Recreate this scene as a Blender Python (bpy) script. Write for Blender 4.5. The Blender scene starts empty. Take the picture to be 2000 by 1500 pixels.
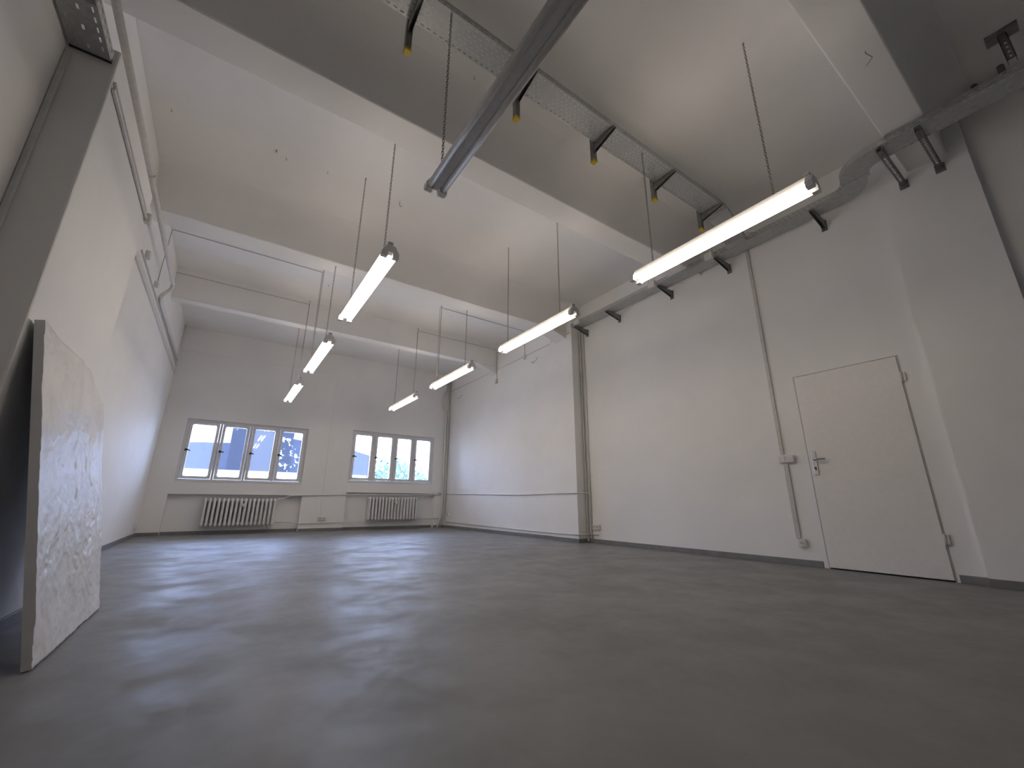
import bpy, math, random
from mathutils import Vector, Matrix, noise
random.seed(7)
S = bpy.context.scene
COL = S.collection
PI = math.pi

# ------------------------------------------------------------------ camera, world, exposure
cam_d = bpy.data.cameras.new('camera'); cam = bpy.data.objects.new('camera', cam_d); COL.objects.link(cam)
FPX, YAW, PITCH, ROLL, CAMH = 808.13, -.599226, .280549, .005229, .60583
cam_d.sensor_fit = 'HORIZONTAL'; cam_d.sensor_width = 36.0; cam_d.lens = FPX / 2000 * 36.0
cam_d.clip_start = .02; cam_d.clip_end = 300
cy, sy, cp, sp, cr, sr = math.cos(YAW), math.sin(YAW), math.cos(PITCH), math.sin(PITCH), math.cos(ROLL), math.sin(ROLL)
fw = Vector((-sy * cp, cy * cp, sp)); rt = Vector((cy, sy, 0)); up = rt.cross(fw)
r2 = rt * cr + up * sr; u2 = up * cr - rt * sr
cam.matrix_world = Matrix(((r2.x, u2.x, -fw.x, 0), (r2.y, u2.y, -fw.y, 0), (r2.z, u2.z, -fw.z, CAMH), (0, 0, 0, 1)))
S.camera = cam

W = bpy.data.worlds.new('sky'); S.world = W; W.use_nodes = True
bg = W.node_tree.nodes['Background']; bg.inputs[0].default_value = (.46, .61, 1.0, 1); bg.inputs[1].default_value = 9.0

S.view_settings.view_transform = 'Standard'; S.view_settings.look = 'None'
S.view_settings.gamma = 1.0; S.view_settings.use_curve_mapping = False
S.view_settings.exposure = .8
LAMP_STRENGTH = 9.0
LAMP_COLOUR = (1.0, .865, .72, 1)

# daylight portals in the two window openings (sampling aid: they emit nothing of their own)
def portal(x0, x1, z0, z1, y):
    d = bpy.data.lights.new('window_portal', 'AREA'); d.shape = 'RECTANGLE'; d.size = x1 - x0; d.size_y = z1 - z0
    d.cycles.is_portal = True
    o = bpy.data.objects.new('window_portal', d); COL.objects.link(o)
    o.location = ((x0 + x1) / 2, y, (z0 + z1) / 2); o.rotation_euler = (-PI / 2, 0, 0); o['kind'] = 'helper'
portal(-.74, 1.45, .98, 2.19, 10.46)
portal(2.41, 4.51, 1.06, 2.27, 10.46)

# ------------------------------------------------------------------ materials
def nm(name):
    m = bpy.data.materials.new(name); m.use_nodes = True
    nt = m.node_tree; b = nt.nodes['Principled BSDF']
    return m, nt, b
def lk(nt, a, b): nt.links.new(a, b)
def coords(nt, scale=(1, 1, 1), kind='Object'):
    t = nt.nodes.new('ShaderNodeTexCoord'); mp = nt.nodes.new('ShaderNodeMapping'); mp.inputs['Scale'].default_value = scale
    lk(nt, t.outputs[kind], mp.inputs[0]); return mp.outputs[0]
def nz(nt, vec, scale, detail=3, rough=.55):
    n = nt.nodes.new('ShaderNodeTexNoise'); n.inputs['Scale'].default_value = scale; n.inputs['Detail'].default_value = detail
    n.inputs['Roughness'].default_value = rough; lk(nt, vec, n.inputs['Vector']); return n.outputs['Fac']
def ramp(nt, fac, stops):
    r = nt.nodes.new('ShaderNodeValToRGB'); e = r.color_ramp.elements
    while len(e) < len(stops): e.new(.5)
    for k, (p, c) in enumerate(stops): e[k].position = p; e[k].color = (c[0], c[1], c[2], 1) if not isinstance(c, (int, float)) else (c, c, c, 1)
    lk(nt, fac, r.inputs[0]); return r.outputs[0]
def bump(nt, b, h, s, d=.01):
    n = nt.nodes.new('ShaderNodeBump'); n.inputs['Strength'].default_value = s; n.inputs['Distance'].default_value = d
    lk(nt, h, n.inputs['Height']); lk(nt, n.outputs[0], b.inputs['Normal'])
def plain(name, col, rough=.5, metal=0.0, var=.06, scale=25, bmp=0.0):
    m, nt, b = nm(name); v = coords(nt)
    f = nz(nt, v, scale)
    c = ramp(nt, f, [(.3, [x * (1 - var) for x in col]), (.7, [min(1, x * (1 + var)) for x in col])])
    lk(nt, c, b.inputs['Base Color']); b.inputs['Roughness'].default_value = rough; b.inputs['Metallic'].default_value = metal
    if bmp: bump(nt, b, nz(nt, v, scale * 3, 4), bmp, .004)
    return m
def wallpaint(name, col, rough=.62):
    m, nt, b = nm(name); v = coords(nt)
    f = nz(nt, v, 1.3, 4, .6)
    c = ramp(nt, f, [(.3, [x * .965 for x in col]), (.7, [min(1, x * 1.02) for x in col])])
    lk(nt, c, b.inputs['Base Color']); b.inputs['Roughness'].default_value = rough
    a = nz(nt, v, 5, 2); e = nz(nt, v, 140, 2)
    mx = nt.nodes.new('ShaderNodeMath'); mx.operation = 'MULTIPLY_ADD'; lk(nt, e, mx.inputs[0]); mx.inputs[1].default_value = .12; lk(nt, a, mx.inputs[2])
    bump(nt, b, mx.outputs[0], .35, .012)
    return m
M = {}
M['wall'] = wallpaint('white_wall_paint', (.87, .865, .86))
M['ceil'] = wallpaint('ceiling_paint', (.86, .85, .84), .75)
M['trimwhite'] = plain('white_gloss_paint', (.74, .74, .75), .35)
M['pipe'] = plain('pipe_white_paint', (.70, .69, .68), .35)
M['pipegrey'] = plain('conduit_grey_white', (.60, .585, .57), .45)
M['radiator'] = plain('radiator_enamel', (.80, .79, .79), .32)
M['lampwhite'] = plain('lamp_white_enamel', (.78, .78, .77), .35)
M['plastic'] = plain('white_plastic', (.72, .70, .68), .35)
M['plasticd'] = plain('dark_socket_hole', (.05, .05, .05), .5)
M['black'] = plain('black_plastic', (.012, .012, .014), .4)
M['steel'] = plain('brushed_steel', (.55, .55, .55), .3, 1.0)
M['chain'] = plain('chain_steel', (.30, .29, .27), .45, .9)
M['yellow'] = plain('yellow_plastic_cap', (.62, .45, .03), .45)
M['door'] = plain('door_white_laminate', (.84, .822, .80), .45, var=.02)
M['cable'] = plain('grey_cable', (.42, .41, .40), .6)
M['base'] = plain('baseboard_grey_paint', (.20, .20, .205), .5, var=.12, scale=9)
M['darksteel'] = plain('dark_zinc_steel', (.27, .27, .265), .45, .75, var=.2)

def floor_mat():
    m, nt, b = nm('grey_painted_concrete'); v = coords(nt)
    f1 = nz(nt, v, .8, 5, .6); f2 = nz(nt, v, 7, 5, .65)
    ad = nt.nodes.new('ShaderNodeMath'); ad.operation = 'MULTIPLY_ADD'; lk(nt, f2, ad.inputs[0]); ad.inputs[1].default_value = .5; lk(nt, f1, ad.inputs[2])
    c = ramp(nt, ad.outputs[0], [(.5, (.180, .182, .184)), (.8, (.210, .212, .213)), (1.0, (.232, .233, .233))])
    # small dark chips and scuffs
    vo = nt.nodes.new('ShaderNodeTexVoronoi'); vo.inputs['Scale'].default_value = 1.6; lk(nt, v, vo.inputs['Vector'])
    sp_ = ramp(nt, vo.outputs['Distance'], [(.0, .25), (.012, .3), (.02, 1.0)])
    mx = nt.nodes.new('ShaderNodeMix'); mx.data_type = 'RGBA'; mx.blend_type = 'MULTIPLY'; mx.inputs[0].default_value = .8
    lk(nt, c, mx.inputs[6]); lk(nt, sp_, mx.inputs[7]); lk(nt, mx.outputs[2], b.inputs['Base Color'])
    f3 = nz(nt, v, 2.2, 6, .7)
    r = ramp(nt, f3, [(.38, .43), (.5, .52), (.62, .64)]); lk(nt, r, b.inputs['Roughness'])
    b.inputs['Specular IOR Level'].default_value = .75
    bump(nt, b, nz(nt, v, 5, 5, .6), .05, .010)
    return m
M['floor'] = floor_mat()

def galv():
    m, nt, b = nm('galvanised_steel'); v = coords(nt)
    vo = nt.nodes.new('ShaderNodeTexVoronoi'); vo.inputs['Scale'].default_value = 45; lk(nt, v, vo.inputs['Vector'])
    sx = nt.nodes.new('ShaderNodeSeparateColor'); lk(nt, vo.outputs['Color'], sx.inputs[0])
    c = ramp(nt, sx.outputs[0], [(0, (.45, .46, .46)), (1, (.52, .53, .53))]); lk(nt, c, b.inputs['Base Color'])
    b.inputs['Metallic'].default_value = .75; b.inputs['Roughness'].default_value = .48
    return m
M['galv'] = galv()

def emit(name, col, s):
    m, nt, b = nm(name); b.inputs['Base Color'].default_value = (.9, .9, .9, 1)
    b.inputs['Emission Color'].default_value = col; b.inputs['Emission Strength'].default_value = s; return m
M['tube'] = emit('lit_fluorescent_tube', LAMP_COLOUR, LAMP_STRENGTH)
M['tubeoff'] = plain('unlit_fluorescent_tube', (.72, .72, .71), .25)

def glass(name, haze, tint=(1, 1, 1), dirt=0.0):
    m, nt, b = nm(name); nt.nodes.remove(b)
    out = nt.nodes['Material Output']
    tr = nt.nodes.new('ShaderNodeBsdfTransparent'); tr.inputs[0].default_value = (*tint, 1)
    gl = nt.nodes.new('ShaderNodeBsdfGlossy'); gl.inputs['Roughness'].default_value = .02; gl.inputs[0].default_value = (1, 1, 1, 1)
    fr = nt.nodes.new('ShaderNodeFresnel'); fr.inputs[0].default_value = 1.5
    m1 = nt.nodes.new('ShaderNodeMixShader'); lk(nt, fr.outputs[0], m1.inputs[0]); lk(nt, tr.outputs[0], m1.inputs[1]); lk(nt, gl.outputs[0], m1.inputs[2])
    tl = nt.nodes.new('ShaderNodeBsdfTranslucent'); tl.inputs[0].default_value = (.85, .88, .92, 1)
    m2 = nt.nodes.new('ShaderNodeMixShader'); m2.inputs[0].default_value = haze
    lk(nt, m1.outputs[0], m2.inputs[1]); lk(nt, tl.outputs[0], m2.inputs[2])
    last = m2.outputs[0]
    v = coords(nt)
    if dirt:
        a = nz(nt, v, 9, 5, .65); g = nt.nodes.new('ShaderNodeTexGradient')
        mp = nt.nodes.new('ShaderNodeMapping'); mp.inputs['Rotation'].default_value = (0, PI / 2, 0); lk(nt, v, mp.inputs[0]); lk(nt, mp.outputs[0], g.inputs[0])
        ad = nt.nodes.new('ShaderNodeMath'); ad.operation = 'ADD'; lk(nt, a, ad.inputs[0]); ad.inputs[1].default_value = dirt
        f = ramp(nt, ad.outputs[0], [(.66, 0.0), (.69, .75)])
        m3 = nt.nodes.new('ShaderNodeMixShader'); lk(nt, f, m3.inputs[0]); lk(nt, last, m3.inputs[1]); lk(nt, tl.outputs[0], m3.inputs[2]); last = m3.outputs[0]
    lk(nt, last, out.inputs[0]); return m
M['glass_haze'] = glass('hazy_window_glass', .035)
M['glass_clear'] = glass('clear_window_glass', .012)
M['glass_dirty'] = glass('dirty_window_glass', .006, (.93, .95, 1), -.02)
M['glass_peel'] = glass('window_glass_with_peeling_paint', .006, (.93, .95, 1), .09)

def panel_mat():
    m, nt, b = nm('rough_white_plaster_board'); v = coords(nt)
    f = nz(nt, v, 5, 6, .6); c = ramp(nt, f, [(.3, (.66, .67, .69)), (.7, (.80, .80, .81))]); lk(nt, c, b.inputs['Base Color'])
    b.inputs['Roughness'].default_value = .38; bump(nt, b, nz(nt, v, 30, 4), .25, .006); return m
M['panel'] = panel_mat()
M['facade'] = plain('pale_render_outside', (.80, .78, .70), .8)
M['roofdark'] = plain('slate_roof_outside', (.018, .021, .032), .8)
M['tower'] = plain('dark_cladding_outside', (.008, .009, .016), .8)
M['leaf'] = plain('pale_leaves_outside', (.13, .20, .14), .8, var=.3, scale=3)
M['trunk'] = plain('bark_outside', (.12, .09, .07), .9)
M['ground'] = plain('ground_outside', (.55, .54, .50), .9)

# ------------------------------------------------------------------ mesh helper
class MB:
    def __init__(s): s.v = []; s.f = []; s.sm = []
    def quad(s, pts, smooth=False):
        n = len(s.v); s.v += [tuple(p) for p in pts]; s.f.append(tuple(range(n, n + len(pts)))); s.sm.append(smooth); return s
    def box(s, x0, x1, y0, y1, z0, z1):
        n = len(s.v)
        s.v += [(x0, y0, z0), (x1, y0, z0), (x1, y1, z0), (x0, y1, z0), (x0, y0, z1), (x1, y0, z1), (x1, y1, z1), (x0, y1, z1)]
        for q in ((0, 3, 2, 1), (4, 5, 6, 7), (0, 1, 5, 4), (1, 2, 6, 5), (2, 3, 7, 6), (3, 0, 4, 7)):
            s.f.append(tuple(n + i for i in q)); s.sm.append(False)
        return s
    def prism(s, prof, axis, a, b, smooth=False):
        """closed profile (list of 2D) extruded along axis from a to b; 2D order is the two other axes in xyz order, ccw or cw"""
        def P(p, t):
            return (t, p[0], p[1]) if axis == 0 else (p[0], t, p[1]) if axis == 1 else (p[0], p[1], t)
        n = len(s.v); k = len(prof)
        s.v += [P(p, a) for p in prof] + [P(p, b) for p in prof]
        for i in range(k):
            j = (i + 1) % k; s.f.append((n + i, n + j, n + k + j, n + k + i)); s.sm.append(smooth)
        s.f.append(tuple(n + i for i in reversed(range(k)))); s.sm.append(False)
        s.f.append(tuple(n + k + i for i in range(k))); s.sm.append(False)
        return s
    def tube(s, path, r, sides=8, closed=False, caps=True):
        path = [Vector(p) for p in path]; K = len(path); n = len(s.v); prev = None
        for i, p in enumerate(path):
            a = path[(i - 1) % K] if (closed or i > 0) else p; c = path[(i + 1) % K] if (closed or i < K - 1) else p
            t = (c - a).normalized()
            if prev is None:
                ref = Vector((0, 0, 1)) if abs(t.z) < .9 else Vector((1, 0, 0)); u = t.cross(ref).normalized()
            else: u = (prev - t * prev.dot(t)).normalized()
            prev = u; w = t.cross(u)
            rr = r[i] if isinstance(r, (list, tuple)) else r
            for k in range(sides):
                an = 2 * PI * k / sides; s.v.append(tuple(p + u * (rr * math.cos(an)) + w * (rr * math.sin(an))))
        for i in range(K if closed else K - 1):
            j = (i + 1) % K
            for k in range(sides):
                l = (k + 1) % sides
                s.f.append((n + i * sides + k, n + i * sides + l, n + j * sides + l, n + j * sides + k)); s.sm.append(True)
        if caps and not closed:
            s.f.append(tuple(n + k for k in reversed(range(sides)))); s.sm.append(False)
            s.f.append(tuple(n + (K - 1) * sides + k for k in range(sides))); s.sm.append(False)
        return s
    def mesh(s, name):
        me = bpy.data.meshes.new(name); me.from_pydata(s.v, [], s.f); me.polygons.foreach_set('use_smooth', s.sm)
        me.update()
        import bmesh
        bm = bmesh.new(); bm.from_mesh(me); bmesh.ops.recalc_face_normals(bm, faces=bm.faces); bm.to_mesh(me); bm.free()
        return me
    def build(s, name, mat, parent=None, bevel=0.0, loc=None):
        me = s.mesh(name); me.materials.append(M[mat] if isinstance(mat, str) else mat)
        return link(name, me, parent, bevel, loc)
def link(name, me, parent=None, bevel=0.0, loc=None):
    o = bpy.data.objects.new(name, me); COL.objects.link(o)
    if parent: o.parent = parent
    if loc: o.location = loc
    if bevel:
        b = o.modifiers.new('bevel', 'BEVEL'); b.width = bevel; b.segments = 2; b.limit_method = 'ANGLE'
    return o
def thing(name, label, cat, loc=(0, 0, 0), group=None, kind=None):
    o = bpy.data.objects.new(name, None); COL.objects.link(o); o.location = loc; o.empty_display_size = .05
    return tag(o, label, cat, group, kind)
def tag(o, label=None, cat=None, group=None, kind=None):
    if label: o['label'] = label
    if cat: o['category'] = cat
    if group: o['group'] = group
    if kind: o['kind'] = kind
    return o
def struct(o, label=None, cat=None): return tag(o, label, cat, None, 'structure')
def smooth_path(pts, rad, n=5):
    """round the corners of a polyline"""
    P = [Vector(p) for p in pts]; out = [P[0]]
    for i in range(1, len(P) - 1):
        a, b, c = P[i - 1], P[i], P[i + 1]; d1 = (a - b); d2 = (c - b); r = min(rad, d1.length * .45, d2.length * .45)
        p = b + d1.normalized() * r; q = b + d2.normalized() * r
        for k in range(n + 1):
            t = k / n; out.append(p * (1 - t) ** 2 + b * 2 * t * (1 - t) + q * t * t)
    out.append(P[-1]); return out

# ------------------------------------------------------------------ room dimensions
XL, XLN, XB = -1.12, -.94, -.765      # left wall: main plane, near part, chest-high-plus projection the board leans on
BY0, BY1, BZ = 2.41, 3.67, 2.80
XR, XP, XF, XA, XN = 5.10, 4.88, 4.92, 5.05, 5.13
YW = 10.25; ZC = 4.20; ZB = 3.69; ZC2 = 4.06; YB = -3.0

# floor
struct(MB().box(-1.7, 5.6, YB - .3, 10.6, -.2, 0).build('floor', 'floor'), 'grey painted concrete floor with scuffs', 'floor')
# ceiling slabs
c = MB().box(-1.7, 5.6, YB - .3, 8.0, ZC, ZC + .25); c.box(-1.7, 5.6, 7.95, 10.6, ZC2, ZC2 + .4)
struct(c.build('ceiling', 'ceil'), 'off-white plastered ceiling between the concrete beams', 'ceiling')
# beams with coved tops
def beam(y0, y1, zb, R, zt=ZC, zt2=ZC, far_cove=True):
    F = .06; prof = [(y0, zb), (y1, zb)]
    if far_cove:
        for k in range(7):
            a = k / 6 * PI / 2; prof.append((y1 + F - F * math.cos(a), zt2 - F + F * math.sin(a)))
        prof.append((y1 + F, zt2 + .03))
    else: prof.append((y1, zt2 + .03))
    prof.append((y0 - R, zt + .03))
    for k in range(7):
        a = PI / 2 - k / 6 * PI / 2; prof.append((y0 - R + R * math.cos(a), zt - R + R * math.sin(a)))
    m = MB().prism(prof, 0, -1.30, 5.25)
    return m
for i, (y0, y1, lab, hz) in enumerate(((.282, .562, 'concrete ceiling beam above the door, nearest the camera', None),
        (2.753, 3.051, 'concrete ceiling beam just beyond the perforated cable tray', None),
        (5.356, 5.663, 'concrete ceiling beam over the middle of the room', (4.45, .16)),
        (7.839, 8.04, 'concrete ceiling beam closest to the windows', (4.42, .20)))):
    m = beam(y0, y1, 3.735 if i == 0 else ZB, .04 if i == 3 else .26, ZC, ZC if i < 3 else ZC2, i < 3)
    if hz: m.prism([(hz[0], ZB + .002), (XF + .05, ZB - hz[1]), (XF + .05, ZB + .002)], 1, y0 + .001, y1 - .001)
    bo = struct(m.build('ceiling_beam', 'ceil', bevel=.012), lab, 'beam')
    bo.data.polygons.foreach_set('use_smooth', [True] * len(bo.data.polygons)); bo.data.set_sharp_from_angle(angle=math.radians(32))
# walls
w = MB(); w.box(-1.7, XLN, YB, BY0, 0, ZC); w.box(-1.7, XL, BY0, 10.6, 0, ZC); w.box(XL - .05, XB, BY0 - .001, BY1, 0, BZ)
struct(w.build('wall_left', 'wall', bevel=.01), 'white plastered wall on the left with a shallow projection', 'wall')
DY0, DY1, DZ = 1.00, 1.875, 1.965      # door opening
w = MB(); w.box(XN, 5.6, YB, .16, 0, ZC); w.box(XA, 5.6, .16, .80, 0, ZC)
w.box(XR, 5.6, .80, DY0 - .012, 0, ZC); w.box(XR, 5.6, DY1 + .012, 5.22, 0, ZC); w.box(XR, 5.6, DY0 - .012, DY1 + .012, DZ + .012, ZC)
w.box(XR + .09, 5.6, DY0 - .012, DY1 + .012, 0, DZ + .012)
w.box(XP, 5.6, 5.22, 5.85, 0, ZC); w.box(XF, 5.6, 5.85, 10.6, 0, ZC)
struct(w.build('wall_right', 'wall'), 'white plastered wall on the right with pilasters and a flush door', 'wall')
struct(MB().box(-1.7, 5.6, YB - .3, YB, 0, ZC).build('wall_back', 'wall'), 'white wall behind the camera', 'wall')
# window wall: front skin with window and niche openings, back skin with window openings only
W1 = (-.74, 1.45, .985, 2.19); W2 = (2.41, 4.515, 1.065, 2.27); N1 = (-.79, 1.50, 0, .745); N2 = (2.41, 4.60, 0, .83)
def grid_wall(m, x0, x1, z0, z1, y0, y1, holes):
    xs = sorted({x0, x1, *[h[0] for h in holes], *[h[1] for h in holes]}); zs = sorted({z0, z1, *[h[2] for h in holes], *[h[3] for h in holes]})
    for i in range(len(xs) - 1):
        run = None
        for k in range(len(zs) - 1):
            cx, cz = (xs[i] + xs[i + 1]) / 2, (zs[k] + zs[k + 1]) / 2
            solid = not any(h[0] < cx < h[1] and h[2] < cz < h[3] for h in holes)
            if solid: run = [zs[k], zs[k + 1]] if run is None else [run[0], zs[k + 1]]
            if (not solid or k == len(zs) - 2) and run: m.box(xs[i], xs[i + 1], y0, y1, run[0], run[1]); run = None
w = MB(); grid_wall(w, -1.7, 5.6, 0, ZC2 + .2, YW, YW + .13, [W1, W2, N1, N2]); grid_wall(w, -1.7, 5.6, 0, ZC2 + .2, YW + .13, YW + .19, [W1, W2])
struct(w.build('wall_window', 'wall'), 'white end wall with two wide windows over radiator niches', 'wall')

# baseboards: grey painted strips
def bb(side, runs, label):
    m = MB()
    for (x0, x1, y0, y1) in runs: m.box(x0, x1, y0, y1, 0, .062)
    struct(m.build('baseboard_' + side, 'base', bevel=.003), label, 'baseboard')
t = .012
bb('left', [(XLN, XLN + t, YB, BY0), (XLN, XB + t, BY0 - t, BY0), (XB, XB + t, BY0, BY1), (XL, XB + t, BY1, BY1 + t), (XL, XL + t, BY1, YW)], 'grey painted skirting along the left wall')
bb('right', [(XN - t, XN, YB, .16), (XA - t, XN, .16 - t, .16), (XA - t, XA, .16, .80), (XR - t, XR, .80, DY0 - .03), (XR - t, XR, DY1 + .05, 5.22), (XP - t, XR, 5.22 - t, 5.22), (XP - t, XP, 5.22, 5.85), (XF - t, XF, 5.85, YW)], 'grey painted skirting along the right wall')
bb('window', [(XL, N1[0], YW - t, YW), (N1[0], N1[1], YW + .13 - t, YW + .13), (N1[1], N2[0], YW - t, YW), (N2[0], N2[1], YW + .13 - t, YW + .13), (N2[1], XF, YW - t, YW)], 'grey painted skirting under the windows')

# ------------------------------------------------------------------ windows
def window(n, Wd, label, glasses, handles):
    x0, x1, z0, z1 = Wd; root = thing('window_%d' % n, label, 'window', ((x0 + x1) / 2, YW + .06, z0), kind='structure')
    ox, oy, oz = root.location
    def B(m, name, mat, par=root, bevel=.004):
        m.v = [(a - ox, b - oy, c_ - oz) for a, b, c_ in m.v]; return m.build(name, mat, par, bevel)
    ya, yb = YW + .05, YW + .12
    fw_ = .045; m = MB()
    m.box(x0, x1, ya, yb, z0, z0 + fw_); m.box(x0, x1, ya, yb, z1 - fw_, z1); m.box(x0, x0 + fw_, ya, yb, z0 + fw_, z1 - fw_); m.box(x1 - fw_, x1, ya, yb, z0 + fw_, z1 - fw_)
    B(m, 'outer_frame', 'trimwhite')
    pitch = (x1 - x0 - 2 * fw_) / 4
    for k in range(1, 4):
        xm = x0 + fw_ + pitch * k; B(MB().box(xm - .022, xm + .022, ya + .012, yb, z0 + fw_, z1 - fw_), 'mullion', 'trimwhite')
    B(MB().box(x0 - .0, x1 + .0, YW - .012, ya, z0 - .004, z0 + .012), 'window_sill', 'trimwhite')
    for k in range(4):
        a = x0 + fw_ + pitch * k + (.022 if k else 0) + .003; b = x0 + fw_ + pitch * (k + 1) - (.022 if k < 3 else 0) - .003
        c0, c1 = z0 + fw_ + .003, z1 - fw_ - .003; s = .052; y0, y1 = ya - .012, yb - .02
        m = MB(); m.box(a, b, y0, y1, c0, c0 + s); m.box(a, b, y0, y1, c1 - s, c1); m.box(a, a + s, y0, y1, c0 + s, c1 - s); m.box(b - s, b, y0, y1, c0 + s, c1 - s)
        for (cx, sx) in ((a + s, 1), (b - s, -1)):          # rounded putty corners
            for (cz, sz) in ((c0 + s, 1), (c1 - s, -1)):
                r = .03; prof = [(cx, cz)] + [(cx + sx * (r - r * math.sin(q * PI / 8)), cz + sz * (r - r * math.cos(q * PI / 8))) for q in range(5)]
                m.prism(prof, 1, y0 + .01, y1 - .005)
        sash = B(m, 'sash', 'trimwhite')
        B(MB().box(a + s - .005, b - s + .005, y0 + .024, y0 + .030, c0 + s - .005, c1 - s + .005), 'pane', glasses[k], sash, 0)
        if handles[k]:
            hz_ = z0 + (z1 - z0) * .49; hx = a + .018; m = MB()
            m.tube([(hx, y0 + .002, hz_), (hx, y0 - .030, hz_)], .018, 8)
            m.tube([(hx, y0 - .026, hz_ + .012), (hx + .03, y0 - .034, hz_ + .004), (hx + .075, y0 - .036, hz_ - .012)], [.019, .014, .010], 8)
            B(m, 'window_handle', 'black', sash, 0)
    return root
window(1, W1, 'wide four-casement window with black handles, dark building behind it', ['glass_haze', 'glass_dirty', 'glass_haze', 'glass_peel'], [1, 1, 1, 1])
window(2, W2, 'wide four-casement window beside the corner heating pipe, pale trees behind it', ['glass_haze', 'glass_clear', 'glass_clear', 'glass_clear'], [1, 1, 1, 1])

# ------------------------------------------------------------------ door
d = thing('door_1', 'flush white door with steel lever handle in the right wall', 'door', (XR, (DY0 + DY1) / 2, 0), kind='structure')
def DB(m, name, mat, par=d, bevel=0.0):
    m.v = [(a - XR, b - (DY0 + DY1) / 2, c_) for a, b, c_ in m.v]; return m.build(name, mat, par, bevel)
DB(MB().box(XR - .010, XR + .030, DY0 + .002, DY1 - .002, .012, DZ - .0015), 'door_leaf', 'door', bevel=.003)
m = MB(); m.box(XR + .002, XR + .085, DY0 - .010, DY0 + .001, 0, DZ + .010); m.box(XR + .002, XR + .085, DY1 - .001, DY1 + .010, 0, DZ + .010); m.box(XR + .002, XR + .085, DY0, DY1, DZ, DZ + .010)
DB(m, 'door_frame', 'pipegrey')
for z in (.33, 1.76):
    m = MB().tube([(XR - .018, DY0 - .006, z - .045), (XR - .018, DY0 - .006, z + .045)], .009, 10); m.box(XR - .016, XR - .002, DY0 - .034, DY0 - .006, z - .04, z + .04)
    DB(m, 'hinge', 'plastic')
pl = DB(MB().box(XR - .019, XR - .0105, 1.805, 1.850, .905, 1.145), 'handle_plate', 'steel', bevel=.004)
m = MB().tube(smooth_path([(XR - .015, 1.828, 1.062), (XR - .062, 1.828, 1.062), (XR - .062, 1.715, 1.060)], .02), .0095, 10)
DB(m, 'door_lever', 'steel')
DB(MB().tube([(XR - .0225, 1.828, .975), (XR - .0185, 1.828, .975)], .011, 12).box(XR - .0225, XR - .0185, 1.824, 1.832, .948, .972), 'keyhole', 'plasticd')

# ------------------------------------------------------------------ pendant lamps
def link_mesh():
    m = MB(); pts = []; Lh, r = .009, .0064
    for k in range(10):
        a = 2 * PI * k / 10; pts.append((r * math.cos(a), 0, (Lh if math.sin(a) >= 0 else -Lh) + r * math.sin(a)))
    return m.tube(pts, 0.0021, 5, closed=True)
LINK = link_mesh(); CH = {}
def chain_mesh(length):
    key = round(length, 3)
    if key in CH: return CH[key]
    m = MB(); step = .024; n = int(length / step)
    for i in range(n + 1):
        z = -i * step - .012; o = len(m.v)
        for (x, y, zz) in LINK.v: m.v.append((x, y, zz + z) if i % 2 else (y, x, zz + z))
        m.f += [tuple(o + q for q in f) for f in LINK.f]; m.sm += LINK.sm
    # ceiling hook
    m.tube([(0, 0, .0), (.006, 0, -.006), (.006, 0, -.018), (0, 0, -.024)], .0025, 5)
    me = m.mesh('chain'); me.materials.append(M['chain']); CH[key] = me; return me
LL = 1.494
def lamp_parts():
    """meshes shared by all lamps; origin at lamp centre on top of the tubes' plane; length along y"""
    h = LL / 2; P = {}
    m = MB(); m.prism([(-.030, .030), (-.026, .085), (.026, .085), (.030, .030)], 1, -h + .01, h - .01); P['housing'] = (m.mesh('housing'), 'lampwhite')
    m = MB(); m.prism([(-.034, .012), (-.030, .032), (.030, .032), (.034, .012), (.026, .008), (-.026, .008)], 1, -h + .03, h - .03); P['reflector'] = (m.mesh('reflector'), 'lampwhite')
    m = MB()
    P['tube'] = (m.tube([(0, -h + .03, 0), (0, h - .03, 0)], .019, 14).mesh('fluorescent_tube'), 'tube')
    m = MB(); m.prism([(-.068, -.022), (-.068, .018), (-.032, .075), (.032, .075), (.068, .018), (.068, -.022), (.022, -.022), (.018, .016), (-.018, .016), (-.022, -.022)], 1, -.022, .022); P['cap'] = (m.mesh('end_cap'), 'lampwhite')
    m = MB(); m.box(-.020, .020, -.03, .012, .075, .118); P['block'] = (m.mesh('hanger_block'), 'pipegrey')
    for k, (me, mat) in P.items(): me.materials.append(M[mat])
    off = P['tube'][0].copy(); off.materials.clear(); off.materials.append(M['tubeoff']); P['tubeoff'] = (off, '')
    return P
LP = lamp_parts()
def lamp(x, y0, z, label, chains, lit=True):
    root = thing('pendant_lamp', label, 'lamp', (x, y0 + LL / 2, z), 'twin-tube pendant lamps in two rows')
    link('housing', LP['housing'][0], root); link('reflector', LP['reflector'][0], root)
    for s in (-1, 1):
        link('fluorescent_tube', LP['tube' if lit else 'tubeoff'][0], root, loc=(s * .045, 0, 0))
        link('end_cap', LP['cap'][0], root, loc=(0, s * (LL / 2 - .018), 0))
    link('hanger_block', LP['block'][0], root, loc=(0, -LL / 2 + .045, 0))
    for (yc, zt) in chains:
        link('chain', chain_mesh(zt - z - .085), root, loc=(0, yc - y0 - LL / 2, zt - z))
    return root
ZR, ZLr = 2.625, 2.49
lamp(2.918, .735, ZR, 'lit twin-tube lamp hanging nearest the door', [(.98, ZC), (2.01, 3.945)])
lamp(2.918, 3.05, ZR, 'lit twin-tube lamp, second from the door in the row by the right wall', [(3.30, ZC), (4.38, ZC)])
lamp(2.918, 5.365, ZR, 'lit twin-tube lamp, third from the door in the row by the right wall', [(5.61, ZB), (6.65, ZC)])
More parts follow.
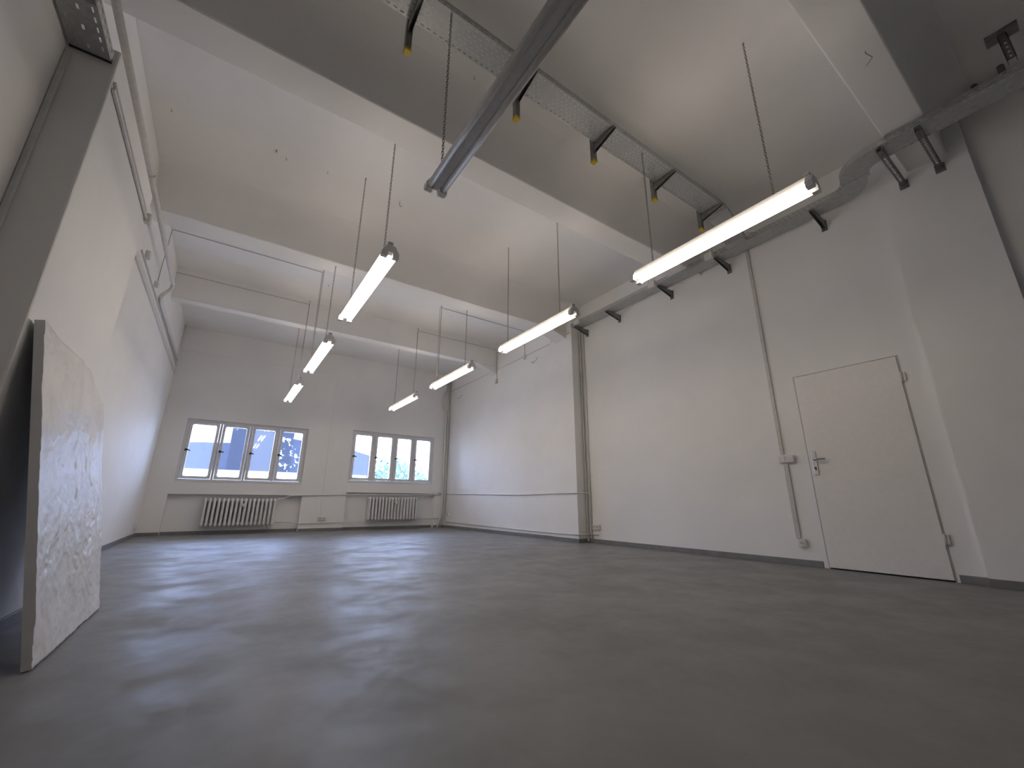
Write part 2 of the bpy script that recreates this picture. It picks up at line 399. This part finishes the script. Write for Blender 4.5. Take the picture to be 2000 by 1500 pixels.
lamp(2.918, 7.62, ZR, 'lit twin-tube lamp hanging in front of the right-hand window', [(7.80, ZC - .04), (8.93, ZC2)])
lamp(.814, .575, ZLr, 'unlit twin-tube lamp crossing under the perforated ceiling cable tray', [(.83, ZC), (1.975, 3.945)], False)
lamp(.814, 2.90, ZLr, 'lit twin-tube lamp just beyond the unlit one', [(3.10, ZC), (4.20, ZC)])
lamp(.814, 5.13, ZLr, 'lit twin-tube lamp in the middle of the row by the left wall', [(5.45, ZB), (6.52, ZC)])
lamp(.814, 7.42, ZLr, 'lit twin-tube lamp hanging in front of the left-hand window', [(7.77, ZC - .04), (8.90, ZC2)])

# feed cables run along the ceiling and drop to the lamps
def wire(name, pts, r, mat, label, cat, group=None, rad=.02, sides=6):
    base = Vector(pts[0]); P = [Vector(p) - base for p in smooth_path(pts, rad)]
    o = MB().tube(P, r, sides).build(name, mat, None, 0, tuple(base)); return tag(o, label, cat, group)
wire('lamp_cable', [(XL + .006, 6.66, 3.40), (XL + .012, 6.66, ZC - .008), (.814, 6.66, ZC - .008), (.814, 6.60, ZLr + .09)], .0045, 'cable', 'grey feed cable crossing the ceiling to the middle lamp of the left row', 'cable')
wire('lamp_cable', [(XL + .006, 7.815, ZC - .11), (XL + .03, 7.815, ZC - .10), (.814, 7.815, ZC - .10), (.814, 7.74, ZLr + .09)], .0045, 'cable', 'grey feed cable along the last beam to the left-hand window lamp', 'cable')
wire('lamp_cable', [(XF - .008, 6.72, 3.62), (XF - .01, 6.72, ZC - .008), (2.918, 6.72, ZC - .008), (2.918, 6.70, ZR + .09)], .0045, 'cable', 'grey feed cable crossing the ceiling to the third lamp of the right row', 'cable')
wire('lamp_cable', [(XF - .008, 7.825, 3.30), (XF - .01, 7.825, ZC - .10), (2.918, 7.815, ZC - .10), (2.918, 7.76, ZR + .09)], .0045, 'cable', 'grey feed cable along the last beam to the right-hand window lamp', 'cable')

# ------------------------------------------------------------------ cable trays
def slotted_strip(m, P, u0, u1, v0, v1, rows):
    """flat strip in (u,v); rows: list of (vc, slot_len, slot_w, pitch, phase). P(u,v) -> 3D point. Slots are real holes."""
    v = v0
    for (vc, sl, sw, pt, ph) in sorted(rows):
        a, b = vc - sw / 2, vc + sw / 2
        m.quad([P(u0, v), P(u1, v), P(u1, a), P(u0, a)])
        u = u0; k = u0 + ph
        while k + sl < u1:
            if k > u: m.quad([P(u, a), P(k, a), P(k, b), P(u, b)])
            u = k + sl; k += pt
        m.quad([P(u, a), P(u1, a), P(u1, b), P(u, b)]); v = b
    m.quad([P(u0, v), P(u1, v), P(u1, v1), P(u0, v1)])
SIDE = .058
def tray_run(axis, u0, u1, v0, v1, z, mid_rows=True):
    """straight perforated tray: axis 0 runs along x, 1 along y; (v0, v1) is its width range"""
    m = MB(); w = v1 - v0
    Q = (lambda u, v, zz: (u, v, zz)) if axis == 0 else (lambda u, v, zz: (v, u, zz))
    rows = [(v0 + .020, .026, .006, .050, .01), (v1 - .020, .026, .006, .050, .01)]
    if mid_rows:
        for k in range(5): rows.append((v0 + .055 + k * (w - .11) / 4, .022, .005, .050 if k % 2 else .05, .012 + .022 * (k % 2)))
    else:
        for k in range(2): rows.append((v0 + .075 + k * (w - .15), .024, .005, .1, .03))
    slotted_strip(m, lambda u, v: Q(u, v, z), u0, u1, v0, v1, rows)
    for vv in (v0, v1):
        slotted_strip(m, lambda u, s_: Q(u, vv, z + s_), u0, u1, 0, SIDE, [(.018, .026, .006, .05, .02), (.042, .026, .006, .05, .035)])
        s = 1 if vv == v0 else -1
        m.quad([Q(u0, vv, z + SIDE), Q(u1, vv, z + SIDE), Q(u1, vv + s * .010, z + SIDE), Q(u0, vv + s * .010, z + SIDE)])
    return m
ZT = 3.95; TY0, TY1 = 1.965, 2.19
tr = thing('cable_tray', 'perforated galvanised cable tray hung across the ceiling on yellow-capped posts', 'cable tray', (1.5, 2.08, ZT))
def child(m, name, mat, root, bevel=0.0, par=None):
    """m is in world coordinates; part is parented to root (or to par, a part with identity offset from root)"""
    o = root.location; m.v = [(a - o.x, b - o.y, c_ - o.z) for a, b, c_ in m.v]; return m.build(name, mat, par or root, bevel)
for (a, b, mid) in ((-1.05, 1.74, True), (1.76, 2.70, True), (2.70, 4.38, True)):
    child(tray_run(0, a, b, TY0, TY1, ZT, mid), 'tray_section', 'galv', tr)
for xx in (1.75, 2.70):                                     # coupling plates
    m = tray_run(0, xx - .075, xx + .075, TY0 - .002, TY1 + .002, ZT - .003, True); child(m, 'coupling_plate', 'galv', tr)
def sloped(x0, z0, x1, z1):
    m = MB(); L_ = math.hypot(x1 - x0, z1 - z0)
    f = lambda u, v: (x0 + (x1 - x0) * u / L_, v, z0 + (z1 - z0) * u / L_)
    slotted_strip(m, f, 0, L_, TY0, TY1, [(TY0 + .02, .026, .006, .05, .01), (TY1 - .02, .026, .006, .05, .01)])
    for vv in (TY0, TY1): m.quad([(x0, vv, z0), (x1, vv, z1), (x1, vv, z1 + SIDE), (x0, vv, z0 + SIDE)])
    return m
child(sloped(4.40, ZT - .005, 4.745, 3.672), 'sloping_tray_section', 'galv', tr)
def bracket(root, x, y, zc, ztop, zarm, dirn):
    """ceiling post with cantilever arm reaching towards -y under the tray"""
    m = MB(); w = .021
    for (a, b, c_, e) in ((x - w, x + w, y - .002, y + .002), (x - w, x - w + .004, y, y + .042), (x + w - .004, x + w, y, y + .042), (x - w, x - .010, y + .038, y + .042), (x + .010, x + w, y + .038, y + .042)):
        m.box(a, b, c_, e, zc, ztop)
    # tapered arm
    for sx in (-.016, .013):
        m.prism([(y - .002, zarm), (y - .002, zarm - .085), (y - .255, zarm - .022), (y - .255, zarm)], 0, x + sx, x + sx + .003)
    m.box(x - .016, x + .016, y - .255, y - .002, zarm - .003, zarm)
    m.box(x - .045, x + .045, y - .02, y + .07, ztop - .006, ztop)
    b = child(m, 'bracket', 'darksteel' if dirn else 'galv', root)
    child(MB().box(x - .024, x + .024, y - .005, y + .046, zc - .018, zc + .008), 'cap', 'yellow', root, .004, b)
for xb in (.60, 1.55, 2.46, 3.37, 4.25): bracket(tr, xb, 2.205, 3.70 if xb < 2 else 3.765, ZC, ZT - .004, 1)

# tray along the right wall with the S-bend round the pilaster
ZW = 3.665
wt = thing('cable_tray', 'grey wall cable tray with an S-shaped bend above the door', 'cable tray', (4.9, 2.5, ZW))
child(tray_run(1, 1.082, 5.10, 4.753, 4.964, ZW, False), 'tray_section', 'galv', wt)
child(tray_run(1, -1.6, .645, 4.329, 4.551, ZW, False), 'tray_section', 'galv', wt)
def bend(cx, cyy, ri, ro, a0, a1):
    m = MB(); n = 14; A = [a0 + (a1 - a0) * k / n for k in range(n + 1)]
    P = lambda r, a, z: (cx + r * math.cos(a), cyy + r * math.sin(a), z)
    for k in range(n):
        a, b = A[k], A[k + 1]
        m.quad([P(ri, a, ZW), P(ri, b, ZW), P(ro, b, ZW), P(ro, a, ZW)])
        for r in (ri, ro): m.quad([P(r, a, ZW), P(r, b, ZW), P(r, b, ZW + SIDE), P(r, a, ZW + SIDE)], True)
        for r, s in ((ri, 1), (ro, -1)): m.quad([P(r, a, ZW + SIDE), P(r, b, ZW + SIDE), P(r + s * .01, b, ZW + SIDE), P(r + s * .01, a, ZW + SIDE)])
    return m
child(bend(4.659, 1.082, .094, .305, 0, -PI / 2), 'tray_bend', 'galv', wt)
child(bend(4.659, .645, .108, .33, PI / 2, PI), 'tray_bend', 'galv', wt)
m = MB(); m.box(4.64, 4.68, .752, .99, ZW - .006, ZW - .001); child(m, 'joint_strip', 'galv', wt)
# T-piece where the ceiling tray comes down
m = MB()
for (sgn, yc) in ((1, TY1 + .10), (-1, TY0 - .10)):
    prof = [(4.753, yc)] + [(4.653 + .10 * (1 - math.cos(q * PI / 12)), (yc - sgn * .10) + sgn * .10 * math.sin(q * PI / 12)) for q in range(7)] + [(4.753, yc - sgn * .10)]
    m.prism(prof, 2, ZW - .002, ZW + .001)
    m.tube([(p[0], p[1], ZW + .03) for p in prof[1:8]], .004, 4)
m.box(4.645, 4.758, TY0, TY1, ZW - .003, ZW + .0); child(m, 'tee_piece', 'galv', wt)
def wall_bracket(y, x1, reach, zt):
    m = MB()
    for s in (-.018, .014): m.prism([(x1, zt - .10), (x1 - reach, zt - .025), (x1 - reach, zt - .001), (x1, zt - .001)], 1, y + s, y + s + .004)
    m.box(x1 - reach, x1, y - .018, y + .018, zt - .004, zt - .001); m.box(x1 - .006, x1, y - .028, y + .028, zt - .13, zt - .001)
    return m
for yb_ in (5.02, 4.26, 3.25, 2.38, 1.30): child(wall_bracket(yb_, XR - .001, .32, ZW - .001), 'wall_bracket', 'darksteel', wt)
for yb_ in (.605, .35):
    m = MB()                                                 # long perforated arms to the pilaster
    for s in (-.022, .019): m.box(4.345, XA - .001, yb_ + s, yb_ + s + .003, ZW - .045, ZW - .001)
    slotted_strip(m, lambda u, v: (u, v, ZW - .045), 4.345, XA - .001, yb_ - .022, yb_ + .022, [(yb_, .022, .014, .040, .02)])
    m.box(XA - .008, XA - .001, yb_ - .035, yb_ + .035, ZW - .09, ZW - .001)
    child(m, 'support_arm', 'darksteel', wt)
# ceiling post carrying the near end
m = MB()
for s in (-.025, .021): m.box(4.52, 4.575, -.215 + s, -.215 + s + .004, 3.93, ZC - .012)
slotted_strip(m, lambda u, v: (4.52, v, u), 3.93, ZC - .012, -.24, -.19, [(-.215, .022, .014, .044, .02)])
m.box(4.47, 4.60, -.30, -.13, ZC - .012, ZC - .001); tag(child(m, 'ceiling_post', 'darksteel', wt), 'dark slotted post with a head plate')
# white clamps with wire loops clipped on the wall tray
for (yy, lab) in ((4.90, 'white cable clamp with a wire loop at the far end of the wall tray'), (3.31, 'white cable clamp with wire loops under the tip of the nearest lit lamp'), (2.43, 'white cable clamp with wire loops beside the tray junction')):
    k = thing('cable_clamp', lab, 'clamp', (4.725, yy, ZW), 'white clamps on the wall cable tray')
    o = k.location; b0 = MB().box(-.026, .024, -.055, .055, -.022, .062); b0.build('clamp_body', 'plastic', k, .006)
    for dy in ((-.028, .028) if yy < 4.8 else (0,)):
        MB().tube(smooth_path([(0, dy - .022, .055), (0, dy - .018, .125), (0, dy + .012, .135), (0, dy + .022, .055)], .02), .0035, 6).build('wire_loop', 'cable', k)
# tray end on the left wall
lt = thing('cable_tray', 'dusty cable tray end above the dark recess at top left', 'cable tray', (-.86, 1.8, 2.69))
child(tray_run(1, -1.2, BY0 - .025, -.928, -.782, 2.69, False), 'tray_section', 'galv', lt)
child(MB().box(-.930, -.780, BY0 - .030, BY0 - .018, 2.687, 2.708), 'edge_guard', 'black', lt)
child(MB().box(XLN + .002, -.772, 2.03, 2.06, 2.655, 2.687), 'support_arm', 'darksteel', lt)

# ------------------------------------------------------------------ pipes, conduits, trunking
G = 'pipes and conduits along the walls'
wire('heating_pipe', [(-.985, BY0 + .01, 3.49), (-.985, 6.86, 3.49), (-.995, 6.90, 3.42), (-1.085, 6.88, 3.28), (-1.085, 7.0, 3.25), (-1.085, 9.9, 3.25)], .024, 'pipe', 'thick white heating pipe along the left wall with a swan-neck', 'pipe', None, .06, 12)
wire('heating_pipe', [(-1.12, 10.17, 3.20), (-1.12, 10.17, ZC2 - .01)], .028, 'pipe', 'short upright white pipe in the top left far corner', 'pipe', None, .02, 12)
wire('pipe_clamp', [(XL + .002, 4.45, 3.47), (-1.0, 4.45, 3.462), (-.965, 4.45, 3.455), (-.95, 4.45, 3.49)], .006, 'pipegrey', 'thin pipe clamp holding the thick white pipe', 'clamp')
def trunk(name, pts, w, d_, mat, label, cat='trunking'):
    """square-section run following axis-aligned points"""
    base = Vector(pts[0]); m = MB()
    for p, q in zip(pts, pts[1:]):
        lo = [min(a, b) for a, b in zip(p, q)]; hi = [max(a, b) for a, b in zip(p, q)]
        m.box(lo[0] - w[0] / 2 - base.x, hi[0] + w[0] / 2 - base.x, lo[1] - w[1] / 2 - base.y, hi[1] + w[1] / 2 - base.y, lo[2] - w[2] / 2 - base.z, hi[2] + w[2] / 2 - base.z)
    return tag(m.build(name, mat, None, .003, tuple(base)), label, cat)
trunk('cable_trunking', [(XB + .010, BY0 + .01, 2.575), (XB + .010, BY1 - .06, 2.575)], (.014, .0, .020), 0, 'pipe', 'lower of two pale conduits along the top of the left projection')
trunk('cable_trunking', [(XB + .008, BY0 + .01, 2.612), (XB + .008, BY1 - .10, 2.612)], (.012, .0, .013), 0, 'pipe', 'upper of two pale conduits along the top of the left projection')
trunk('cable_trunking', [(XL + .011, 5.0, 3.06), (XL + .011, 10.22, 3.10)], (.02, .0, .03), 0, 'pipe', 'pale conduit along the far left wall')
trunk('cable_trunking', [(XL + .009, 5.5, 3.22), (XL + .009, 10.22, 3.22)], (.016, .0, .02), 0, 'pipegrey', 'thin upper conduit on the far left wall')
trunk('cable_trunking', [(XLN + .011, BY0 - .012, .08), (XLN + .011, BY0 - .012, 2.66)], (.02, .02, 0), 0, 'pipe', 'upright white trunking in the dark left recess corner')
def junction(x, y, z, sx, sy_, sz, label):
    o = thing('junction_box', label, 'junction box', (x, y, z))
    MB().box(-sx / 2, sx / 2, -sy_ / 2, sy_ / 2, -sz / 2, sz / 2).build('box_body', 'plastic', o, .005)
    MB().box(-sx / 2 - .003, sx / 2 + .003, -sy_ / 2 + .008, sy_ / 2 - .008, -sz / 2 + .008, sz / 2 - .008).build('box_lid', 'plastic', o, .002)
    return o
junction(XL + .021, 5.75, 3.30, .04, .085, .085, 'small white junction box below the feed cable on the left wall')
junction(XL + .021, 6.55, 3.30, .04, .07, .07, 'small white junction box beside the swan-neck pipe')
junction(XB + .018, BY1 - .045, 2.585, .036, .05, .07, 'white end box where the two left conduits stop')
junction(XF - .02, 7.825, 3.33, .04, .07, .10, 'small white junction box under the haunch of the last beam')
junction(XF - .02, 6.72, 3.60, .035, .06, .09, 'small white cable outlet under the third lamp feed')
# right wall
trunk('cable_trunking', [(XR - .010, 2.135, 1.145), (XR - .010, 2.115, 3.85)], (.018, .016, 0), 0, 'pipegrey', 'upright trunking from the wall tray down to the light switch')
trunk('cable_trunking', [(XR - .010, 2.09, .27), (XR - .010, 2.125, 1.03)], (.018, .010, 0), 0, 'pipegrey', 'upright trunking between light switch and socket')
trunk('cable_trunking', [(XR - .034, 5.190, .02), (XR - .034, 5.190, 3.70)], (.028, .026, 0), 0, 'pipegrey', 'wide upright trunking in the pilaster corner')
wire('conduit', [(XR - .014, 5.125, .02), (XR - .014, 5.125, 3.70)], .011, 'pipe', 'round upright conduit beside the pilaster corner', 'conduit', None, .02, 10)
wire('conduit', [(4.68, YW - .014, .865), (XF - .014, YW - .02, .835), (XF - .014, 8.5, .80), (XF - .014, 6.9, .765), (XF - .014, 5.86, .775), (XP - .014, 5.80, .775), (XP - .014, 5.19, .775), (XR - .05, 5.095, .775)], .011, 'pipe', 'white conduit sagging along the far right wall at knee height', 'conduit', None, .05, 8)
wire('conduit', [(XF - .016, YW - .05, .14), (XF - .016, 5.87, .115), (XP - .016, 5.82, .115), (XP - .016, 5.19, .13), (XR - .014, 5.17, .13), (XR - .014, 4.98, .13)], .009, 'pipe', 'thin white conduit low along the far right wall', 'conduit', None, .03, 8)
wire('conduit', [(XF - .010, YW - .03, 3.60), (XF - .010, 7.0, 3.615), (XF - .010, 5.87, 3.63), (XP - .010, 5.80, 3.635), (XP - .010, 5.25, 3.64)], .006, 'pipegrey', 'thin cable high along the far right wall', 'cable', None, .02, 6)
# corner riser and heating circuit
def multi(name, label, cat, paths, mat='pipe'):
    root = thing(name, label, cat, paths[0][1][0])
    for (nm_, pts, r) in paths:
        o = root.location; MB().tube([p - o for p in smooth_path(pts, .05)], r, 10).build(nm_, mat, root)
    return root
multi('riser_pipe', 'white heating riser with an offset in the far right corner', 'pipe', [
    ('supply_pipe', [(4.79, YW - .045, ZC2 - .02), (4.79, YW - .045, 3.60), (4.68, YW - .05, 3.46), (4.68, YW - .05, 3.12), (4.80, YW - .045, 2.98), (4.80, YW - .045, .30), (4.74, YW - .045, .18), (4.70, YW - .045, .0)], .024),
    ('return_pipe', [(4.87, YW - .04, ZC2 - .02), (4.87, YW - .04, .30), (4.81, YW - .04, .17), (4.77, YW - .04, .0)], .016)])
multi('radiator_pipe', 'thin white heating pipes running under both windows', 'pipe', [
    ('supply_pipe', [(1.05, YW + .04, .672), (1.16, YW + .04, .672), (1.26, YW - .018, .738), (2.4, YW - .018, .775), (4.40, YW - .018, .800), (4.80, YW - .018, .815)], .012),
    ('return_pipe', [(1.06, YW + .04, .20), (1.26, YW + .02, .20), (1.56, YW - .016, .165), (2.5, YW - .016, .18), (4.76, YW - .016, .225)], .010),
    ('branch_pipe', [(4.30, YW - .018, .797), (4.30, YW - .018, .745), (4.15, YW + .03, .735)], .012),
    ('branch_pipe', [(4.15, YW + .03, .24), (4.26, YW + .01, .235), (4.30, YW - .014, .215)], .010)])
trunk('cable_trunking', [(-1.08, YW - .008, 3.56), (1.90, YW - .008, 3.56)], (0, .014, .022), 0, 'wall', 'white painted trunking high across the window wall')
trunk('cable_trunking', [(1.915, YW - .008, .33), (1.915, YW - .008, 3.572)], (.022, .014, 0), 0, 'wall', 'white painted upright trunking between the two windows')

# ------------------------------------------------------------------ sockets and switches
def socket(name, label, cat, loc, face, n, kind='socket'):
    """face: 'x' on the right wall (looks to -x), 'X' on the left wall, 'y' on the window wall"""
    root = thing(name, label, cat, loc); w = .078
    def T(m):
        out = []
        for (a, b, c_) in m.v:      # local: a along wall, b depth out of wall, c up
            out.append((-b, a, c_) if face == 'x' else (b, a, c_) if face == 'X' else (a, -b, c_))
        m.v = out; return m
    T(MB().box(-w * n / 2, w * n / 2, .001, .038, -w / 2, w / 2)).build('housing', 'plastic', root, .006)
    for k in range(n):
        a = (k - (n - 1) / 2) * w
        if kind == 'socket':
            T(MB().tube([(a, .0375, 0), (a, .0405, 0)], .027, 16)).build('socket_rim', 'plastic', root)
            ins = T(MB().tube([(a, .0395, 0), (a, .0412, 0)], .021, 16)).build('socket_well', 'pipegrey', root)
            for s in (-1, 1): T(MB().tube([(a + s * .0095, .0405, 0), (a + s * .0095, .0418, 0)], .0042, 8)).build('contact_hole', 'plasticd', ins)
        else:
            if k == 1 or n == 1:
                T(MB().box(a - .030, a + .030, .0375, .043, -.030, .030)).build('rocker', 'trimwhite', root, .004)
            else:
                T(MB().box(a - .033, a + .033, .0375, .0405, -.033, .033)).build('blank_plate', 'plastic', root, .003)
    return root
socket('light_switch', 'white double light switch beside the door', 'switch', (XR, 2.085, 1.085), 'x', 2, 'switch')
socket('wall_socket', 'single white socket low on the wall beside the door', 'socket', (XR, 2.075, .225), 'x', 1)
socket('wall_socket', 'double white socket low beside the pilaster', 'socket', (XR, 5.02, .245), 'x', 2)
socket('wall_socket', 'double white socket on the pier between the radiators', 'socket', (1.955, YW, .262), 'y', 2)
socket('wall_socket', 'white socket in the far right corner by the riser', 'socket', (XF, 10.02, .33), 'x', 1)
socket('wall_socket', 'small white socket low in the far left corner', 'socket', (XL, 9.95, .17), 'X', 1)

# ------------------------------------------------------------------ radiators
def section_mesh():
    m = MB(); H = .53
    def ring(z, wx, wy):
        o = len(m.v)
        for k in range(12):
            a = 2 * PI * k / 12; ca, sa = math.cos(a), math.sin(a)
            m.v.append((wx * abs(ca) ** .5 * (1 if ca >= 0 else -1), wy * abs(sa) ** .45 * (1 if sa >= 0 else -1), z))
        return o
    zs = [(0, .005, .05), (.006, .018, .085), (.024, .0255, .098), (.06, .0235, .096), (H - .06, .0235, .096), (H - .024, .0255, .098), (H - .006, .019, .085), (H, .006, .05)]
    R_ = [ring(*q) for q in zs]
    for a, b in zip(R_, R_[1:]):
        for k in range(12): l = (k + 1) % 12; m.f.append((a + k, a + l, b + l, b + k)); m.sm.append(True)
    m.f.append(tuple(R_[0] + k for k in reversed(range(12)))); m.sm.append(False); m.f.append(tuple(R_[-1] + k for k in range(12))); m.sm.append(False)
    for z in (.045, H - .045): m.tube([(-.0372, 0, z), (.0372, 0, z)], .024, 10)
    me = m.mesh('radiator_section'); me.materials.append(M['radiator']); return me
SEC = section_mesh()
def radiator(x0, x1, n, z, label):
    root = thing('radiator', label, 'radiator', ((x0 + x1) / 2, YW + .012, z), 'column radiators in the niches'); p = (x1 - x0) / n
    for k in range(n): link('radiator_section', SEC, root, loc=(-(x1 - x0) / 2 + p * (k + .5), 0, 0))
    k = n // 2
    m = MB().box(-.062, -.028, -.112, -.095, .40, .418); m.box(-.028, .026, -.125, -.095, .368, .432); m.build('heat_meter', 'plastic', root, .004, (p * .5, 0, 0))
    m = MB().tube([((x1 - x0) / 2 - .01, 0, .485), ((x1 - x0) / 2 + .035, 0, .485)], .016, 10); m.tube([((x1 - x0) / 2 + .02, 0, .485), ((x1 - x0) / 2 + .02, -.05, .485)], .014, 10); m.build('valve', 'plastic', root)
    for s in (-1, 1):
        MB().box(s * (x1 - x0) * .32 - .008, s * (x1 - x0) * .32 + .008, .05, .117, .06, .075).build('wall_hook', 'pipe', root)
radiator(-.225, 1.03, 17, .145, 'white column radiator under the left-hand window')
radiator(2.92, 4.14, 16, .205, 'white column radiator under the right-hand window')

# ------------------------------------------------------------------ leaning plaster board
def board():
    y0, y1, H, th = 2.45, 3.575, 1.36, .030
    nx, nzz = 150, 190; m = MB()
    def surf(a, b):
        y = a * (y1 - y0); z = b * H
        p = Vector((y * 2.2, z * 2.2, 3.1))
        n1 = noise.fractal(p, 1.0, 2.1, 5)
        n2 = noise.noise(Vector((y * 1.5, z * 3.2, 8.0)))
        q = math.floor((n1 + .6 * n2) * 3.2 + z * 2.0) / 3.2                       # stepped flakes
        h = .0065 * (q - z * .6) + .004 * n1 + .0025 * noise.fractal(Vector((y * 14, z * 14, 1)), 1, 2, 3)
        h += .004 * math.exp(-((a - .52) / .03) ** 2) * (1 + noise.noise(Vector((0, z * 9, 5))))   # vertical seam
        return y, z, h
    ids = {}
    for i in range(nx + 1):
        for k in range(nzz + 1):
            a, b = i / nx, k / nzz
            top = 1 - .012 * max(0, noise.noise(Vector((a * 9, 3, 1)))) - (.085 * max(0, (a - .72) / .28) ** 1.2 + .014 * noise.noise(Vector((a * 22, 0, 2))) * (a > .55)) - .02 * a
            y, z, h = surf(a, b * top); ids[i, k] = len(m.v); m.v.append((h, y, z))
    for i in range(nx):
        for k in range(nzz): m.f.append((ids[i, k], ids[i + 1, k], ids[i + 1, k + 1], ids[i, k + 1])); m.sm.append(True)
    # closing sides and back
    edge = [ids[i, 0] for i in range(nx + 1)] + [ids[nx, k] for k in range(1, nzz + 1)] + [ids[i, nzz] for i in range(nx - 1, -1, -1)] + [ids[0, k] for k in range(nzz - 1, 0, -1)]
    back = []
    for e in edge: x, y, z = m.v[e]; back.append(len(m.v)); m.v.append((-th, y, z))
    n = len(edge)
    for i in range(n): j = (i + 1) % n; m.f.append((edge[j], edge[i], back[i], back[j])); m.sm.append(False)
    m.f.append(tuple(back)); m.sm.append(False)
    o = m.build('plaster_board', 'panel'); o.location = (-.464, y0, .008); o.rotation_euler = (0, -math.atan2(.262, 1.33), 0)
    return tag(o, 'rough white plaster board with a chipped top corner leaning at the left', 'board')
board()

# ------------------------------------------------------------------ small hooks and nails
def hook(loc, label, pts, r=.004, cat='hook'):
    o = MB().tube(smooth_path(pts, .01), r, 6).build('wire_hook', 'cable', None, 0, loc); return tag(o, label, cat, 'old hooks left in ceiling and walls')
hook((1.27, 4.35, ZC), 'small hook in the ceiling near the second left lamp', [(0, 0, .0), (0, 0, -.06), (.02, 0, -.075), (.03, 0, -.055)])
hook((3.27, .28 + .10, ZB), 'bent wire under the beam above the door', [(0, 0, 0), (.0, .0, -.02), (.06, -.02, -.03), (.10, .03, -.03)], .003)
hook((XF, 6.40, 3.38), 'bent wire hook on the far right wall, nearer the pilaster', [(.0, 0, 0), (-.07, 0, 0), (-.09, -.16, -.02), (-.07, -.22, .05)], .005)
hook((XF, 9.72, 3.30), 'bent wire hook on the far right wall, nearer the window', [(.0, 0, 0), (-.06, 0, 0), (-.08, -.20, -.02), (-.06, -.28, .05)], .005)
for k, (x, y, lab) in enumerate(((-.08, 4.34, 'nail in the ceiling above the left wall conduits, left one of three'), (.02, 4.40, 'nail in the ceiling beside its twin, middle one of three'), (.43, 4.35, 'nail in the ceiling, right one of three'), (1.26, 2.46, 'nail in the ceiling just beyond the perforated tray'), (.98, 7.05, 'nail in the ceiling above the window lamps'), (-.96, 4.37, 'nail in the ceiling close to the left wall'))):
    o = MB().tube([(0, 0, 0), (.004, .002, -.022)], .004, 6).tube([(.004, .002, -.022), (.004, .002, -.026)], .007, 6).build('ceiling_nail', 'cable', None, 0, (x, y, ZC)); tag(o, lab, 'nail', 'nails in the ceiling')
o = MB().tube([(0, 0, 0), (0, 0, -.10)], .022, 6).build('bolt_stub', 'darksteel', None, 0, (4.90, -.163, ZC)); tag(o, 'dark bolt stub in the ceiling beside the slotted post', 'bolt', 'bolt stubs above the near tray')
o = MB().tube([(0, 0, 0), (0, 0, -.09)], .020, 6).build('bolt_stub', 'darksteel', None, 0, (4.96, .0, ZC)); tag(o, 'dark bolt stub in the ceiling above the notched tray', 'bolt', 'bolt stubs above the near tray')

# ------------------------------------------------------------------ outside
struct(MB().box(-60, 90, 11.5, 140, -4.3, -4).build('ground', 'ground'), 'bright yard outside the windows', 'ground')
nb = thing('neighbour_building', 'dark-roofed hall with a tall block and pale lower walls outside the left window', 'building', (2, 38, -4))
def NB(m, name, mat): m.v = [(a - 2, b - 38, c_ + 4) for a, b, c_ in m.v]; return m.build(name, mat, nb)
NB(MB().box(-26, 9.7, 35.2, 47, -4, 2.72), 'wall', 'facade')
NB(MB().prism([(-26.3, 2.72), (.1, 2.72), (.1, 4.56), (-26.3, 1.9 + 1.2)], 1, 34.9, 47), 'roof', 'roofdark')
NB(MB().box(.1, 4.0, 34.9, 44, 2.72, 9.0), 'tower', 'tower')
NB(MB().prism([(4.0, 2.72), (10.0, 2.72), (10.0, 4.25), (8.4, 4.63), (4.0, 5.18)], 1, 34.9, 47), 'roof', 'roofdark')
for k in range(6): NB(MB().box(-9 + k * 2.9, -7.4 + k * 2.9, 35.1, 35.2, .2, 1.6), 'facade_window', 'tower')
def tree(x, y, r, h, label):
    root = thing('tree', label, 'tree', (x, y, -4), 'trees outside the right window')
    MB().tube([(0, 0, 0), (.1, 0, h * .4), (0, .1, h * .8)], [.22, .16, .08], 8).build('trunk', 'trunk', root)
    m = MB()
    for q in range(420):
        a = random.random() * 2 * PI; e = math.acos(2 * random.random() - 1); rr = r * (.55 + .45 * random.random() ** .5)
        p = Vector((rr * math.sin(e) * math.cos(a), rr * math.sin(e) * math.sin(a), h - r * .9 + rr * math.cos(e) * .9)); s = .16 + .2 * random.random()
        d1 = Vector((random.uniform(-1, 1), random.uniform(-1, 1), random.uniform(-1, 1))).normalized() * s; d2 = d1.orthogonal().normalized() * s * .7
        m.quad([p - d1, p + d2, p + d1, p - d2])
    m.build('foliage', 'leaf', root)
tree(12.7, 38, 2.2, 8.7, 'pale leafy tree just right of the dark roof')
tree(15.6, 43, 2.3, 9.0, 'pale leafy tree behind the middle panes of the right window')
tree(16.0, 38, 1.2, 6.9, 'low tree seen in the last pane of the right window')
